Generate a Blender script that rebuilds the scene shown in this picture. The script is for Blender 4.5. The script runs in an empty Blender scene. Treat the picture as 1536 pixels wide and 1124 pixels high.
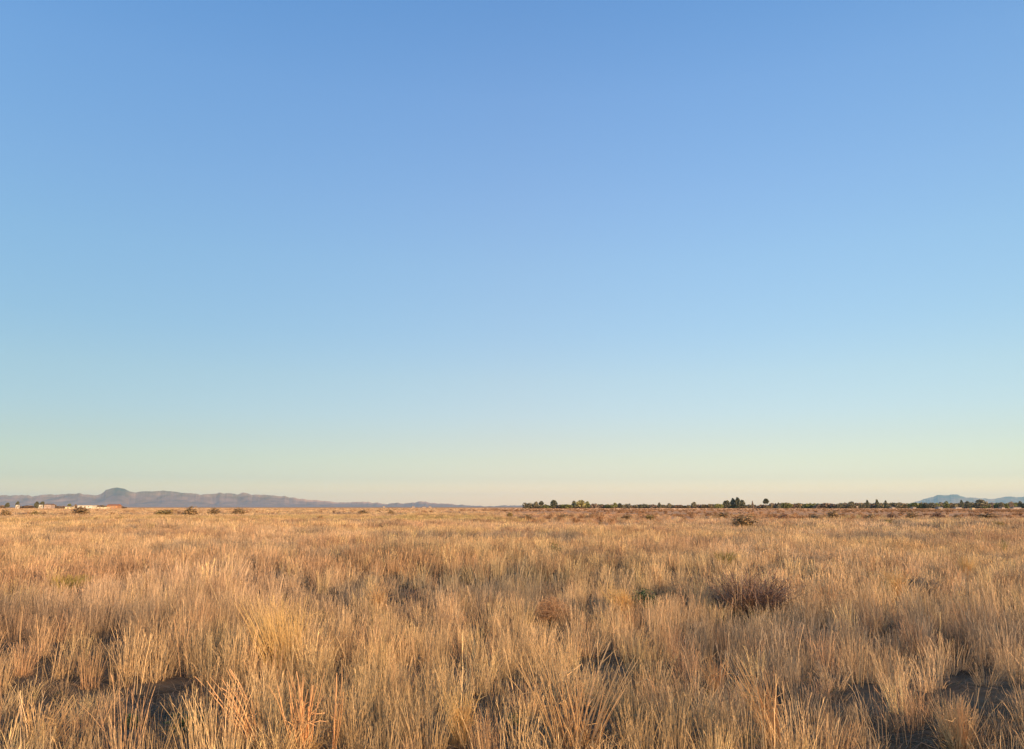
import bpy, math, random
import numpy as np
from mathutils import Vector, Euler

R = math.radians
sc = bpy.context.scene
col = sc.collection
rng = np.random.default_rng(7)
random.seed(7)

# ------------------------------------------------------------------ noise and terrain
def _hash(ix, iy, seed):
    h = (ix.astype(np.int64) * 374761393 + iy.astype(np.int64) * 668265263 + seed * 1442695041) & 0xFFFFFFFF
    h = ((h ^ (h >> 13)) * 1274126177) & 0xFFFFFFFF
    h = h ^ (h >> 16)
    return (h & 0xFFFFFF) / float(0xFFFFFF)

def vn(x, y, seed=0):
    """smooth value noise, 0..1"""
    x = np.asarray(x, float); y = np.asarray(y, float)
    ix = np.floor(x); iy = np.floor(y)
    fx = x - ix; fy = y - iy
    fx = fx * fx * (3 - 2 * fx); fy = fy * fy * (3 - 2 * fy)
    a = _hash(ix, iy, seed); b = _hash(ix + 1, iy, seed)
    c = _hash(ix, iy + 1, seed); d = _hash(ix + 1, iy + 1, seed)
    return (a * (1 - fx) + b * fx) * (1 - fy) + (c * (1 - fx) + d * fx) * fy

def sstep(a, b, x):
    t = np.clip((np.asarray(x, float) - a) / (b - a), 0, 1)
    return t * t * (3 - 2 * t)

def height(x, y):
    x = np.asarray(x, float); y = np.asarray(y, float)
    r = np.hypot(x, y)
    near = 1 - sstep(60, 250, r)
    h = near * (0.16 * (vn(x / 1.7, y / 1.7, 1) - .5) + 0.34 * (vn(x / 9, y / 9, 2) - .5)
                + 0.5 * (vn(x / 31, y / 31, 3) - .5))
    h = h + 0.45 * (vn(x / 130, y / 130, 4) - .5) * sstep(30, 200, r) * (1 - sstep(900, 2000, r))
    return h

CAM_H = 1.62
CAM_Z = float(height(0, 0)) + CAM_H
PITCH = math.atan(198.5 / 1160.0)
FPX = 1160.0

def ray(px, py):
    u = (px - 768) / FPX; v = (562 - py) / FPX
    cp, sp = math.cos(PITCH), math.sin(PITCH)
    d = Vector((u, cp - v * sp, sp + v * cp))
    return d.normalized()

def on_ground(px, py, z_off=0.0):
    """the point of the terrain that shows at a pixel of the 1536 px photograph"""
    d = ray(px, py)
    t = 1.0; prev = t
    while t < 4000:
        p = Vector((0, 0, CAM_Z)) + d * t
        if p.z <= float(height(p.x, p.y)) + z_off:
            break
        prev = t; t *= 1.01
    p = Vector((0, 0, CAM_Z)) + d * t
    return Vector((p.x, p.y, float(height(p.x, p.y))))

def at_dist(px, dist):
    """ground point in the direction of a pixel column at a distance along the view axis"""
    x = (px - 768) / FPX * dist / math.cos(PITCH) * math.cos(PITCH)
    x = (px - 768) / (FPX / math.cos(PITCH)) * dist * 1.0
    x = (px - 768) / FPX * dist * math.cos(PITCH)
    return Vector((x, dist, float(height(x, dist))))

def size_px(p, npx):
    """metres that npx photo pixels span at point p"""
    d = p - Vector((0, 0, CAM_Z))
    depth = d.y * math.cos(PITCH) + d.z * math.sin(PITCH)
    return npx * depth / FPX

# ------------------------------------------------------------------ object helpers
def tag(o, label=None, cat=None, group=None, kind=None):
    if label: o['label'] = label
    if cat: o['category'] = cat
    if group: o['group'] = group
    if kind: o['kind'] = kind
    return o

def empty(name, loc, rz=0.0, scale=(1, 1, 1)):
    o = bpy.data.objects.new(name, None)
    o.empty_display_size = 0.2
    col.objects.link(o)
    o.location = loc; o.rotation_euler = (0, 0, rz); o.scale = scale
    return o

def mesh_from(name, verts, faces, mat=None, attrs=None, smooth=False):
    me = bpy.data.meshes.new(name)
    me.from_pydata([tuple(v) for v in verts], [], [tuple(f) for f in faces])
    if mat: me.materials.append(mat)
    if attrs:
        for k, a in attrs.items():
            at = me.attributes.new(k, 'FLOAT', 'POINT')
            at.data.foreach_set('value', np.asarray(a, np.float32))
    if smooth:
        me.polygons.foreach_set('use_smooth', [True] * len(me.polygons))
    me.update()
    return me

def link(name, me, parent=None):
    o = bpy.data.objects.new(name, me)
    col.objects.link(o)
    if parent: o.parent = parent
    return o

# ------------------------------------------------------------------ materials
def new_mat(name):
    m = bpy.data.materials.new(name); m.use_nodes = True
    nt = m.node_tree
    for n in list(nt.nodes): nt.nodes.remove(n)
    return m, nt, nt.nodes, nt.links

def plant_mat(name, color=None, translucent=0.3, var=(0.65, 1.3), rough=0.55, spec=0.25, hue2=None):
    """straw or leaves; colour None = the colour every clump carries itself"""
    m, nt, N, L = new_mat(name)
    out = N.new('ShaderNodeOutputMaterial')
    at = N.new('ShaderNodeAttribute'); at.attribute_type = 'GEOMETRY'; at.attribute_name = 'blade'
    mr = N.new('ShaderNodeMapRange'); mr.inputs['To Min'].default_value = var[0]; mr.inputs['To Max'].default_value = var[1]
    L.new(at.outputs['Fac'], mr.inputs['Value'])
    mul = N.new('ShaderNodeVectorMath'); mul.operation = 'SCALE'
    if color is None:
        tn = N.new('ShaderNodeAttribute'); tn.attribute_type = 'INSTANCER'; tn.attribute_name = 'tint'
        src = tn.outputs['Color']
    else:
        a = N.new('ShaderNodeRGB'); a.outputs[0].default_value = (*color, 1)
        src = a.outputs[0]
    if hue2 is not None:
        mx = N.new('ShaderNodeMix'); mx.data_type = 'RGBA'
        h2 = N.new('ShaderNodeMath'); h2.operation = 'MULTIPLY'; h2.inputs[1].default_value = 7.31
        L.new(at.outputs['Fac'], h2.inputs[0])
        fr = N.new('ShaderNodeMath'); fr.operation = 'FRACT'; L.new(h2.outputs[0], fr.inputs[0])
        L.new(fr.outputs[0], mx.inputs['Factor'])
        L.new(src, mx.inputs['A']); mx.inputs['B'].default_value = (*hue2, 1)
        src = mx.outputs['Result']
    L.new(src, mul.inputs[0]); L.new(mr.outputs['Result'], mul.inputs['Scale'])
    p = N.new('ShaderNodeBsdfPrincipled')
    p.inputs['Roughness'].default_value = rough
    p.inputs['Specular IOR Level'].default_value = spec
    L.new(mul.outputs[0], p.inputs['Base Color'])
    if translucent > 0:
        t = N.new('ShaderNodeBsdfTranslucent'); L.new(mul.outputs[0], t.inputs['Color'])
        ms = N.new('ShaderNodeMixShader'); ms.inputs[0].default_value = translucent
        L.new(p.outputs[0], ms.inputs[1]); L.new(t.outputs[0], ms.inputs[2]); L.new(ms.outputs[0], out.inputs['Surface'])
    else:
        L.new(p.outputs[0], out.inputs['Surface'])
    return m

def rough_mat(name, c1, c2, scale, rough=0.85, bump=0.0):
    m, nt, N, L = new_mat(name)
    out = N.new('ShaderNodeOutputMaterial'); p = N.new('ShaderNodeBsdfPrincipled')
    tc = N.new('ShaderNodeTexCoord'); no = N.new('ShaderNodeTexNoise')
    no.inputs['Scale'].default_value = scale; no.inputs['Detail'].default_value = 6
    L.new(tc.outputs['Object'], no.inputs['Vector'])
    cr = N.new('ShaderNodeValToRGB')
    cr.color_ramp.elements[0].position = 0.35; cr.color_ramp.elements[0].color = (*c1, 1)
    cr.color_ramp.elements[1].position = 0.65; cr.color_ramp.elements[1].color = (*c2, 1)
    L.new(no.outputs['Fac'], cr.inputs['Fac']); L.new(cr.outputs['Color'], p.inputs['Base Color'])
    p.inputs['Roughness'].default_value = rough
    p.inputs['Specular IOR Level'].default_value = 0.2
    if bump:
        b = N.new('ShaderNodeBump'); b.inputs['Strength'].default_value = bump
        L.new(no.outputs['Fac'], b.inputs['Height']); L.new(b.outputs[0], p.inputs['Normal'])
    L.new(p.outputs[0], out.inputs['Surface'])
    return m

# ------------------------------------------------------------------ sky, sun, camera
SUN_AZ, SUN_EL = 138.0, 11.0        # clockwise from the view direction (+Y)
world = bpy.data.worlds.new("World"); sc.world = world
world.use_nodes = True
wn = world.node_tree
for n in list(wn.nodes): wn.nodes.remove(n)
wo = wn.nodes.new('ShaderNodeOutputWorld'); bg = wn.nodes.new('ShaderNodeBackground')
sky = wn.nodes.new('ShaderNodeTexSky'); sky.sky_type = 'NISHITA'; sky.sun_disc = False
sky.sun_elevation = R(SUN_EL); sky.sun_rotation = R(-SUN_AZ)
sky.altitude = 1300; sky.air_density = 1.0; sky.dust_density = 0.6; sky.ozone_density = 1.0
bg.inputs['Strength'].default_value = 0.1
SKY_SIDE = [(0.0, (1.11, 1.27, 1.30)), (0.5, (1, 1, 1)), (1.0, (.80, .845, .83))]
SKY_RAMP = [(0.0, (1.135, 0.825, 0.762)), (0.0139, (1.135, 0.825, 0.762)), (0.0341, (0.84, 0.707, 0.745)), (0.0578, (0.874, 0.739, 0.71)), (0.0851, (0.911, 0.775, 0.751)), (0.1158, (0.96, 0.85, 0.836)), (0.1619, (1.046, 0.96, 0.921)), (0.2177, (1.081, 1.067, 1.068)), (0.3034, (1.194, 1.241, 1.282)), (0.3786, (1.247, 1.339, 1.47)), (0.4888, (1.244, 1.464, 1.718)), (0.5804, (1.102, 1.489, 1.863)), (1.0, (1.102, 1.489, 1.863))]
if SKY_RAMP:
    # the colour of this evening's air by height above the horizon, on top of the clear-sky model
    tcw = wn.nodes.new('ShaderNodeTexCoord'); sx = wn.nodes.new('ShaderNodeSeparateXYZ')
    wn.links.new(tcw.outputs['Generated'], sx.inputs[0])
    rp = wn.nodes.new('ShaderNodeValToRGB')
    while len(rp.color_ramp.elements) < len(SKY_RAMP): rp.color_ramp.elements.new(0.5)
    for e, (p_, c_) in zip(rp.color_ramp.elements, SKY_RAMP): e.position = p_; e.color = (*[q / 4 for q in c_], 1)
    wn.links.new(sx.outputs['Z'], rp.inputs['Fac'])
    vm = wn.nodes.new('ShaderNodeVectorMath'); vm.operation = 'MULTIPLY'
    wn.links.new(sky.outputs[0], vm.inputs[0]); wn.links.new(rp.outputs[0], vm.inputs[1])
    vs_ = wn.nodes.new('ShaderNodeVectorMath'); vs_.operation = 'SCALE'; vs_.inputs['Scale'].default_value = 4
    wn.links.new(vm.outputs[0], vs_.inputs[0])
    mx_ = wn.nodes.new('ShaderNodeMapRange'); mx_.inputs['From Min'].default_value = -0.55; mx_.inputs['From Max'].default_value = 0.55
    wn.links.new(sx.outputs['X'], mx_.inputs['Value'])
    rx = wn.nodes.new('ShaderNodeValToRGB'); rx.color_ramp.elements.new(0.5)
    for e, (p_, c_) in zip(rx.color_ramp.elements, SKY_SIDE): e.position = p_; e.color = (*[q / 2 for q in c_], 1)
    wn.links.new(mx_.outputs[0], rx.inputs['Fac'])
    v2 = wn.nodes.new('ShaderNodeVectorMath'); v2.operation = 'MULTIPLY'
    wn.links.new(vm.outputs[0], v2.inputs[0]); wn.links.new(rx.outputs[0], v2.inputs[1])
    wn.links.new(v2.outputs[0], vs_.inputs[0]); vs_.inputs['Scale'].default_value = 8
    wn.links.new(vs_.outputs[0], bg.inputs['Color'])
wn.links.new(bg.outputs[0], wo.inputs['Surface'])

sd = bpy.data.lights.new('sun', 'SUN'); sd.energy = 5.0; sd.angle = R(0.5); sd.color = (1.0, 0.72, 0.44)
so = bpy.data.objects.new('sun', sd); col.objects.link(so)
sdir = Vector((math.sin(R(SUN_AZ)) * math.cos(R(SUN_EL)), math.cos(R(SUN_AZ)) * math.cos(R(SUN_EL)), math.sin(R(SUN_EL))))
so.rotation_euler = sdir.to_track_quat('Z', 'Y').to_euler()
so.location = (30, -20, 20)

cd = bpy.data.cameras.new('camera'); cam = bpy.data.objects.new('camera', cd); col.objects.link(cam)
cd.sensor_width = 36; cd.lens = 36 * FPX / 1536; cd.clip_start = 0.05; cd.clip_end = 60000
cam.location = (0, 0, CAM_Z); cam.rotation_euler = (math.pi / 2 + PITCH, 0, 0)
sc.camera = cam

# ------------------------------------------------------------------ where the low brown scrub grows
def brown(x, y):
    """0..1: the reddish ploughed-looking scrub plain beyond the tall grass, mostly on the right"""
    x = np.asarray(x, float); y = np.asarray(y, float)
    s = x / np.maximum(y, 1)
    w = (vn(x / 40, y / 25, 31) - .5)
    start = 66 + 34 * w + 60 * sstep(0.05, -0.15, s)
    m = sstep(0, 14, y - start) * sstep(-0.10, 0.02, s + 0.08 * w)
    return m

def golden_band(x, y):
    return sstep(38, 55, y) * (1 - sstep(82, 110, y))

# ------------------------------------------------------------------ ground sheet
def build_ground():
    rr = [0.0] + list(np.geomspace(0.5, 24000, 320))
    front = np.linspace(-52, 52, 300)
    rest = np.linspace(52, 308, 72)[1:-1]
    az = np.radians(np.concatenate([front, rest]))
    na = len(az)
    vs = [(0, 0, float(height(0, 0)))]
    X = np.outer(rr[1:], np.sin(az)); Y = np.outer(rr[1:], np.cos(az)); Z = height(X, Y)
    vs = np.concatenate([np.array(vs), np.stack([X, Y, Z], -1).reshape(-1, 3)])
    fs = []
    for j in range(na):
        fs.append((0, 1 + (j + 1) % na, 1 + j))
    nr = len(rr) - 1
    for i in range(nr - 1):
        a = 1 + i * na; b = a + na
        for j in range(na):
            k = (j + 1) % na
            fs.append((a + j, a + k, b + k, b + j))
    m, nt, N, L = new_mat('dry_soil')
    out = N.new('ShaderNodeOutputMaterial'); p = N.new('ShaderNodeBsdfPrincipled')
    at = N.new('ShaderNodeAttribute'); at.attribute_name = 'brown'
    tc = N.new('ShaderNodeTexCoord')
    n1 = N.new('ShaderNodeTexNoise'); n1.inputs['Scale'].default_value = 2.5; n1.inputs['Detail'].default_value = 8
    n2 = N.new('ShaderNodeTexNoise'); n2.inputs['Scale'].default_value = 0.05; n2.inputs['Detail'].default_value = 6
    L.new(tc.outputs['Object'], n1.inputs['Vector']); L.new(tc.outputs['Object'], n2.inputs['Vector'])
    c1 = N.new('ShaderNodeValToRGB')
    c1.color_ramp.elements[0].position = .3; c1.color_ramp.elements[0].color = (0.055, 0.038, 0.023, 1)
    c1.color_ramp.elements[1].position = .7; c1.color_ramp.elements[1].color = (0.15, 0.10, 0.06, 1)
    L.new(n1.outputs['Fac'], c1.inputs['Fac'])
    c2 = N.new('ShaderNodeValToRGB')
    c2.color_ramp.elements[0].position = .35; c2.color_ramp.elements[0].color = (0.46, 0.22, 0.10, 1)
    c2.color_ramp.elements[1].position = .65; c2.color_ramp.elements[1].color = (0.66, 0.37, 0.19, 1)
    L.new(n2.outputs['Fac'], c2.inputs['Fac'])
    mx = N.new('ShaderNodeMix'); mx.data_type = 'RGBA'
    L.new(at.outputs['Fac'], mx.inputs['Factor']); L.new(c1.outputs[0], mx.inputs['A']); L.new(c2.outputs[0], mx.inputs['B'])
    L.new(mx.outputs['Result'], p.inputs['Base Color'])
    p.inputs['Roughness'].default_value = 0.95; p.inputs['Specular IOR Level'].default_value = 0.1
    b = N.new('ShaderNodeBump'); b.inputs['Strength'].default_value = 0.5; b.inputs['Distance'].default_value = 0.05
    L.new(n1.outputs['Fac'], b.inputs['Height']); L.new(b.outputs[0], p.inputs['Normal'])
    L.new(p.outputs[0], out.inputs['Surface'])
    bw = np.maximum(brown(vs[:, 0], vs[:, 1]) , sstep(120, 260, np.hypot(vs[:, 0], vs[:, 1])))
    me = mesh_from('ground', vs, fs, m, {'brown': bw}, smooth=True)
    return tag(link('ground', me), 'flat dry plain of bare soil under the grass, reaching the horizon', 'ground', kind='structure')
build_ground()

# ------------------------------------------------------------------ stalk and blade geometry
class Soup:
    def __init__(s): s.v = []; s.f = []; s.b = []; s.n = 0
    def strip(s, pts, w, side, shade, taper=0.35):
        """a flat blade along pts, width w, spread along side"""
        k = len(pts)
        for i, p in enumerate(pts):
            ww = w * (1 - (1 - taper) * i / (k - 1)) * 0.5
            s.v.append(p - side * ww); s.v.append(p + side * ww)
        for i in range(k - 1):
            a = s.n + 2 * i
            s.f.append((a, a + 1, a + 3, a + 2))
        s.n += 2 * k; s.b += [shade] * (2 * k)
    def tube(s, pts, r, shade, taper=0.5, sides=3):
        k = len(pts)
        for i, p in enumerate(pts):
            q = pts[min(i + 1, k - 1)] - pts[max(i - 1, 0)]
            q = q / (np.linalg.norm(q) + 1e-9)
            u = np.cross(q, (0.3, 0.9, 0.2)); u /= np.linalg.norm(u) + 1e-9; w = np.cross(q, u)
            rr = r * (1 - (1 - taper) * i / (k - 1))
            for j in range(sides):
                t = 2 * math.pi * j / sides
                s.v.append(p + rr * (math.cos(t) * u + math.sin(t) * w))
        for i in range(k - 1):
            for j in range(sides):
                a = s.n + i * sides; jj = (j + 1) % sides
                s.f.append((a + j, a + jj, a + sides + jj, a + sides + j))
        s.f.append(tuple(s.n + (k - 1) * sides + j for j in range(sides)))
        s.n += k * sides; s.b += [shade] * (k * sides)
    def quad(s, c, u, w, shade):
        s.v += [c - u - w, c + u - w * .6, c + u * .7 + w, c - u * .8 + w * .8]
        s.f.append((s.n, s.n + 1, s.n + 2, s.n + 3)); s.n += 4; s.b += [shade] * 4
    def mesh(s, name, mat, smooth=False):
        return mesh_from(name, s.v, s.f, mat, {'blade': s.b}, smooth)

def unit(a):
    return np.array([math.cos(a), math.sin(a), 0.0])

def stem_pts(root, h, lean_dir, lean, bend, segs=3, kink=0.0):
    pts = []
    d = unit(lean_dir)
    jx = rng.normal(0, kink, (segs + 1, 2))
    for i in range(segs + 1):
        t = i / segs
        off = h * (math.tan(lean) * t + bend * t * t)
        z = h * t * (1 - 0.25 * abs(bend) * t)
        pts.append(np.array([root[0] + d[0] * off + jx[i, 0] * h * t, root[1] + d[1] * off + jx[i, 1] * h * t, z - 0.02]))
    return pts

def clump(n, rad, h, w, leafy=0.35, heads=0.4, segs=3, fan=0.26, broken=0.0):
    """one field-grass tussock: fine stems rising like a fountain, shorter at the rim, curled basal leaves"""
    s = Soup()
    dirx = rng.uniform(0, 6.283)
    for i in range(n):
        a = rng.uniform(0, 2 * math.pi); f = math.sqrt(rng.uniform(0, 1)); q = rad * f
        root = (q * math.cos(a), q * math.sin(a))
        ld = a + rng.normal(0, 0.5)
        lean = abs(fan * f * rng.uniform(.5, 1.2) + rng.normal(0, 0.05))
        shade = rng.uniform()
        side = unit(rng.uniform(0, math.pi))
        if rng.uniform() < leafy:
            hh = h * rng.uniform(0.2, 0.55)
            pts = stem_pts(root, hh, ld, lean * 1.8, rng.uniform(0.2, 1.2), max(segs, 3))
            for k, p in enumerate(pts):
                t = k / (len(pts) - 1); p[2] -= hh * 0.35 * t * t * t
            s.strip(pts, w * 1.1, side, shade, 0.2)
        else:
            hh = h * rng.uniform(0.62, 1.12) * (1 - 0.22 * f * f)
            pts = stem_pts(root, hh, ld, lean * .8, rng.normal(0.10, 0.09), segs, 0.010)
            if rng.uniform() < broken:
                j = segs - 1; dd = unit(rng.uniform(0, 6.283)) * hh * rng.uniform(.12, .3)
                pts[segs] = pts[j] + dd + np.array([0, 0, hh * rng.uniform(-.15, .06)])
            s.strip(pts, w, side, shade, 0.5)
            if rng.uniform() < heads:
                top = pts[-1]; sl = pts[-1] - pts[-2]; sl = sl / np.linalg.norm(sl)
                for k in range(2):
                    b = top - sl * hh * rng.uniform(0.02, 0.2)
                    e = b + sl * hh * 0.10 + unit(rng.uniform(0, 6.28)) * hh * 0.025
                    s.strip([b, e], w * 0.75, side, shade, 0.4)
    return s

straw = plant_mat('straw', None, 0.3, (0.62, 1.28))
brush_mat = plant_mat('dead_brush', None, 0.15, (0.6, 1.3))
variants = bpy.data.collections.new('grass_variants')
vcount = {}
def add_variants(kind, soups, mat):
    base = sum(len(v) for v in vcount.values())
    ids = []
    for k, s in enumerate(soups):
        o = bpy.data.objects.new('clump_%02d' % (base + k), s.mesh('clump', mat))
        variants.objects.link(o); ids.append(base + k)
    vcount[kind] = ids
add_variants('near', [clump(rng.integers(65, 115), 0.105, 0.45, 0.0036, 0.38, 0.4, 4, 0.20, .06) for _ in range(8)], straw)
add_variants('mid', [clump(rng.integers(50, 84), 0.13, 0.46, 0.0070, 0.30, 0.35, 3, 0.20, .04) for _ in range(7)], straw)
add_variants('far', [clump(58, 0.25, 0.48, 0.017, 0.25, 0.2, 2, 0.24) for _ in range(5)], straw)
add_variants('farther', [clump(46, 1.1, 0.46, 0.05, 0.25, 0.0, 2, 0.2) for _ in range(3)], straw)
add_variants('stray', [clump(rng.integers(4, 11), 0.10, 0.66, 0.0044, 0.1, 0.6, 5, 0.22, .2) for _ in range(6)], straw)

def litter(n):
    s = Soup()
    for i in range(n):
        a = rng.uniform(0, 6.283); q = .3 * math.sqrt(rng.uniform())
        h = rng.uniform(.06, .2)
        pts = stem_pts((q * math.cos(a), q * math.sin(a)), h, rng.uniform(0, 6.283), rng.uniform(.3, 1.0), rng.uniform(.2, 1.6), 4)
        for k, p in enumerate(pts): p[2] = max(p[2] - h * .5 * (k / 4) ** 2, 0.004)
        s.strip(pts, .006, unit(rng.uniform(0, 3.14)), rng.uniform(), .3)
    return s
add_variants('litter', [litter(46) for _ in range(3)], straw)

def twig_soup(n, w, h, rad, curl=0.6):
    """a low dead bush: forked twigs"""
    s = Soup()
    for i in range(n):
        a = rng.uniform(0, 2 * math.pi)
        L_ = h * rng.uniform(0.6, 1.1)
        ln = rng.uniform(0.1, 0.95)
        pts = stem_pts((rad * .15 * math.cos(a), rad * .15 * math.sin(a)), L_ * math.cos(ln), a, ln * 0.9, rng.normal(0, .2), 3, 0.05)
        sh = rng.uniform()
        s.strip(pts, w, unit(rng.uniform(0, 3.14)), sh, 0.5)
        for k in range(4):
            t = rng.integers(1, 4)
            b = pts[t]; e = b + np.array([rng.normal(0, .5), rng.normal(0, .5), rng.uniform(.2, .9)]) * h * 0.28
            s.strip([b, e], w * 0.7, unit(rng.uniform(0, 3.14)), sh, 0.4)
    return s
add_variants('brush', [twig_soup(34, 0.05, 0.62, 0.6) for _ in range(3)], brush_mat)

# ------------------------------------------------------------------ the field of dry grass (nobody could count it)
TINTS = {k: np.array(v) for k, v in dict(
    gold=(0.66, 0.43, 0.20), pink=(0.64, 0.42, 0.25), grey=(0.36, 0.26, 0.17), rust=(0.47, 0.25, 0.125),
    olive=(0.46, 0.34, 0.12), brown=(0.54, 0.29, 0.14), dark=(0.28, 0.15, 0.07), litter=(0.22, 0.15, 0.095)).items()}

def wedge(n, r0, r1, half=43):
    r = np.sqrt(rng.uniform(r0 * r0, r1 * r1, n)); a = np.radians(rng.uniform(-half, half, n))
    return r * np.sin(a), r * np.cos(a)

P = dict(co=[], sc=[], rot=[], idx=[], tint=[])
def emit(x, y, kind, hscale, wscale, tint, tilt=0.07, sink=0.0):
    n = len(x)
    z = height(x, y) - sink
    P['co'].append(np.stack([x, y, z], -1))
    P['sc'].append(np.stack([wscale, wscale, hscale], -1))
    P['rot'].append(np.stack([rng.normal(0, tilt, n), rng.normal(0, tilt, n), rng.uniform(0, 6.283, n)], -1))
    P['idx'].append(rng.choice(vcount[kind], n))
    P['tint'].append(tint)

def tint_for(x, y):
    n = len(x)
    a = vn(x / 6.5, y / 6.5, 11)[:, None]; b = vn(x / 2.2, y / 3.2, 12)[:, None]; c = vn(x / 21, y / 17, 13)[:, None]
    t = TINTS['gold'] * (1 - a) + TINTS['pink'] * a
    g = sstep(0.58, 0.85, b); t = t * (1 - g) + TINTS['grey'] * g  # patches of shadow-coloured grey: shade put into the straw tint
    o = sstep(0.66, 0.9, c) * 0.6; t = t * (1 - o) + TINTS['olive'] * o
    ru = sstep(.52, .75, vn(x / 2.8, y / 4.2, 14))[:, None] * .55; t = t * (1 - ru) + TINTS['rust'] * ru
    u = (rng.uniform(size=(n, 1)) < 0.16) * 0.7; t = t * (1 - u) + TINTS['rust'] * u
    hl = rng.uniform(size=(n, 1)) < .07; t = np.where(hl, np.array([.80, .55, .25]), t)
    return t * rng.uniform(0.60, 1.30, (n, 1))

HOLES = []   # (x, y, radius): trampled or bare places where the soil shows
for (px, py, wpx) in [(215, 1085, 80), (300, 1112, 60), (770, 1092, 55), (70, 1030, 60), (620, 1010, 70), (1245, 1062, 60),
                      (320, 1085, 90), (450, 1100, 90), (860, 1100, 150), (1165, 1100, 70), (825, 948, 64), (978, 975, 34), (1010, 1020, 40), (240, 965, 26), (970, 905, 55), (1370, 885, 45), (1230, 955, 30), (1130, 925, 80),
                      (60, 882, 30), (410, 876, 50), (450, 1085, 35), (1150, 1000, 25), (980, 1112, 40)]:
    p = on_ground(px, py); HOLES.append((p.x, p.y, size_px(p, wpx) * 0.5))

BARE = []    # the few spots where nothing but low green weeds grows
for (px, py, wpx) in [(285, 1098, 84), (772, 1088, 40), (1240, 1070, 44), (200, 1092, 26)]:
    p = on_ground(px, py); BARE.append((p.x, p.y, size_px(p, wpx) * 0.5))

def hole_mask(x, y, spots=HOLES, front=2.0):
    m = np.ones_like(x)
    for (hx, hy, hr) in spots:
        dy = y - hy
        d = np.hypot(x - hx * (y / hy), np.where(dy > 0, dy / 1.6, dy / (front + 0.12 * hy))) / hr
        m *= sstep(0.55, 1.2, d + 0.5 * (vn(x / .5, y / .5, 77) - .5))
    return m

def hollow(x, y):
    """0..1, 1 in the natural hollows where the grass is short and thin"""
    q = 0.5 * vn(x / 1.9, y / 4.0, 24) + 0.5 * vn(x / 0.8, y / 1.5, 25)
    return sstep(0.61, 0.76, q)

def jitter_grid(cell, r0, r1, half=43):
    gx, gy = np.meshgrid(np.arange(-r1 * .72, r1 * .72, cell), np.arange(0, r1, cell * 1.1))
    x = (gx + rng.uniform(-.55, .55, gx.shape) * cell).ravel(); y = (gy + rng.uniform(-.55, .55, gx.shape) * cell).ravel()
    r = np.hypot(x, y); k = (r > r0) & (r < r1) & (np.abs(np.degrees(np.arctan2(x, y))) < half)
    return x[k], y[k]

def field(cell, r0, r1, kind, wr=(0.75, 1.3), base=1.0):
    x, y = jitter_grid(cell, r0, r1); n = len(x)
    hm = hole_mask(x, y); ho = hollow(x, y)
    cl = 0.5 * vn(x / 0.5, y / 0.75, 21) + 0.5 * vn(x / 1.5, y / 2.2, 22)
    lo = 0.2 + 0.2 * sstep(8, 12.5, np.hypot(x, y)); ho = ho * (1 - .5 * sstep(8, 12.5, np.hypot(x, y)))
    keep = rng.uniform(size=n) < (lo + (1 - lo) * sstep(0.30, 0.50, cl)) * (0.66 + 0.34 * hm) * (1 - 0.22 * ho)
    keep &= (rng.uniform(size=n) > 0.93 * brown(x, y))
    keep &= (np.hypot(x, y) > 1.6) & (rng.uniform(size=n) < .06 + .94 * hole_mask(x, y, BARE, 5.5))
    x, y, hm, ho, cl, lo = x[keep], y[keep], hm[keep], ho[keep], cl[keep], lo[keep]; n = len(x)
    hs = base * (0.56 + 0.50 * vn(x / 2.6, y / 3.4, 23) + 0.5 * (np.maximum(cl, lo - .1) - .4)) * rng.uniform(0.60, 1.32, n) * (0.38 + 0.62 * hm) * (1 - 0.42 * ho)
    lowk = np.clip(1.15 - hs / .5, 0, .7)[:, None]      # the shorter the clump, the more dull litter colour it takes
    t = tint_for(x, y) * (1 - lowk) + TINTS['litter'] * rng.uniform(.8, 1.5, (n, 1)) * lowk
    emit(x, y, kind, hs, rng.uniform(*wr, n) * (.6 + .4 * np.maximum(hs, .7)), t)
field(0.225, 1.6, 14, 'near')
field(0.245, 14, 46, 'mid')
field(0.46, 46, 130, 'far', base=1.05)
x, y = wedge(900, 2.5, 24)
emit(x, y, 'stray', rng.uniform(0.6, 1.1, len(x)), rng.uniform(0.8, 1.3, len(x)), tint_for(x, y) * 1.08)
# grey curled litter on the floor between the clumps
x, y = wedge(26000, 1.6, 34)
k = rng.uniform(size=len(x)) < 0.25 + 0.75 * np.maximum(1 - hole_mask(x, y), hollow(x, y))
x, y = x[k], y[k]
lt = TINTS['litter'] * rng.uniform(0.6, 1.3, (len(x), 1)); gk = (rng.uniform(size=(len(x), 1)) < .22)
emit(x, y, 'litter', rng.uniform(0.5, 1.5, len(x)), rng.uniform(0.7, 1.3, len(x)), np.where(gk, np.array([.085, .09, .045]), lt))

# farther than that: larger clumps, in the brown plain sparse and reddish
x, y = wedge(60000, 125, 900)
b = brown(x, y)
keep = rng.uniform(size=len(x)) < (0.35 + 0.65 * vn(x / 30, y / 30, 41)) * (1 - 0.62 * b * (1 - sstep(400, 470, y)))
x, y, b = x[keep], y[keep], b[keep][:, None]
streak = vn(x / 60, y / 16, 42)[:, None]
far_strip = sstep(400, 470, y)[:, None]
plain = TINTS['brown'] * (0.55 + 0.8 * streak) * (1 - far_strip) + np.array([.78, .50, .31]) * far_strip
t = tint_for(x, y) * (1 - b) + b * plain
emit(x, y, 'farther', rng.uniform(0.6, 1.1, len(x)) * (1 - 0.5 * b[:, 0]), rng.uniform(0.8, 1.3, len(x)), t)
x, y = wedge(9000, 55, 160)
keep = rng.uniform(size=len(x)) < 0.8 * brown(x, y) * sstep(.3, .6, vn(x / 14, y / 9, 43))
x, y = x[keep], y[keep]
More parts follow.
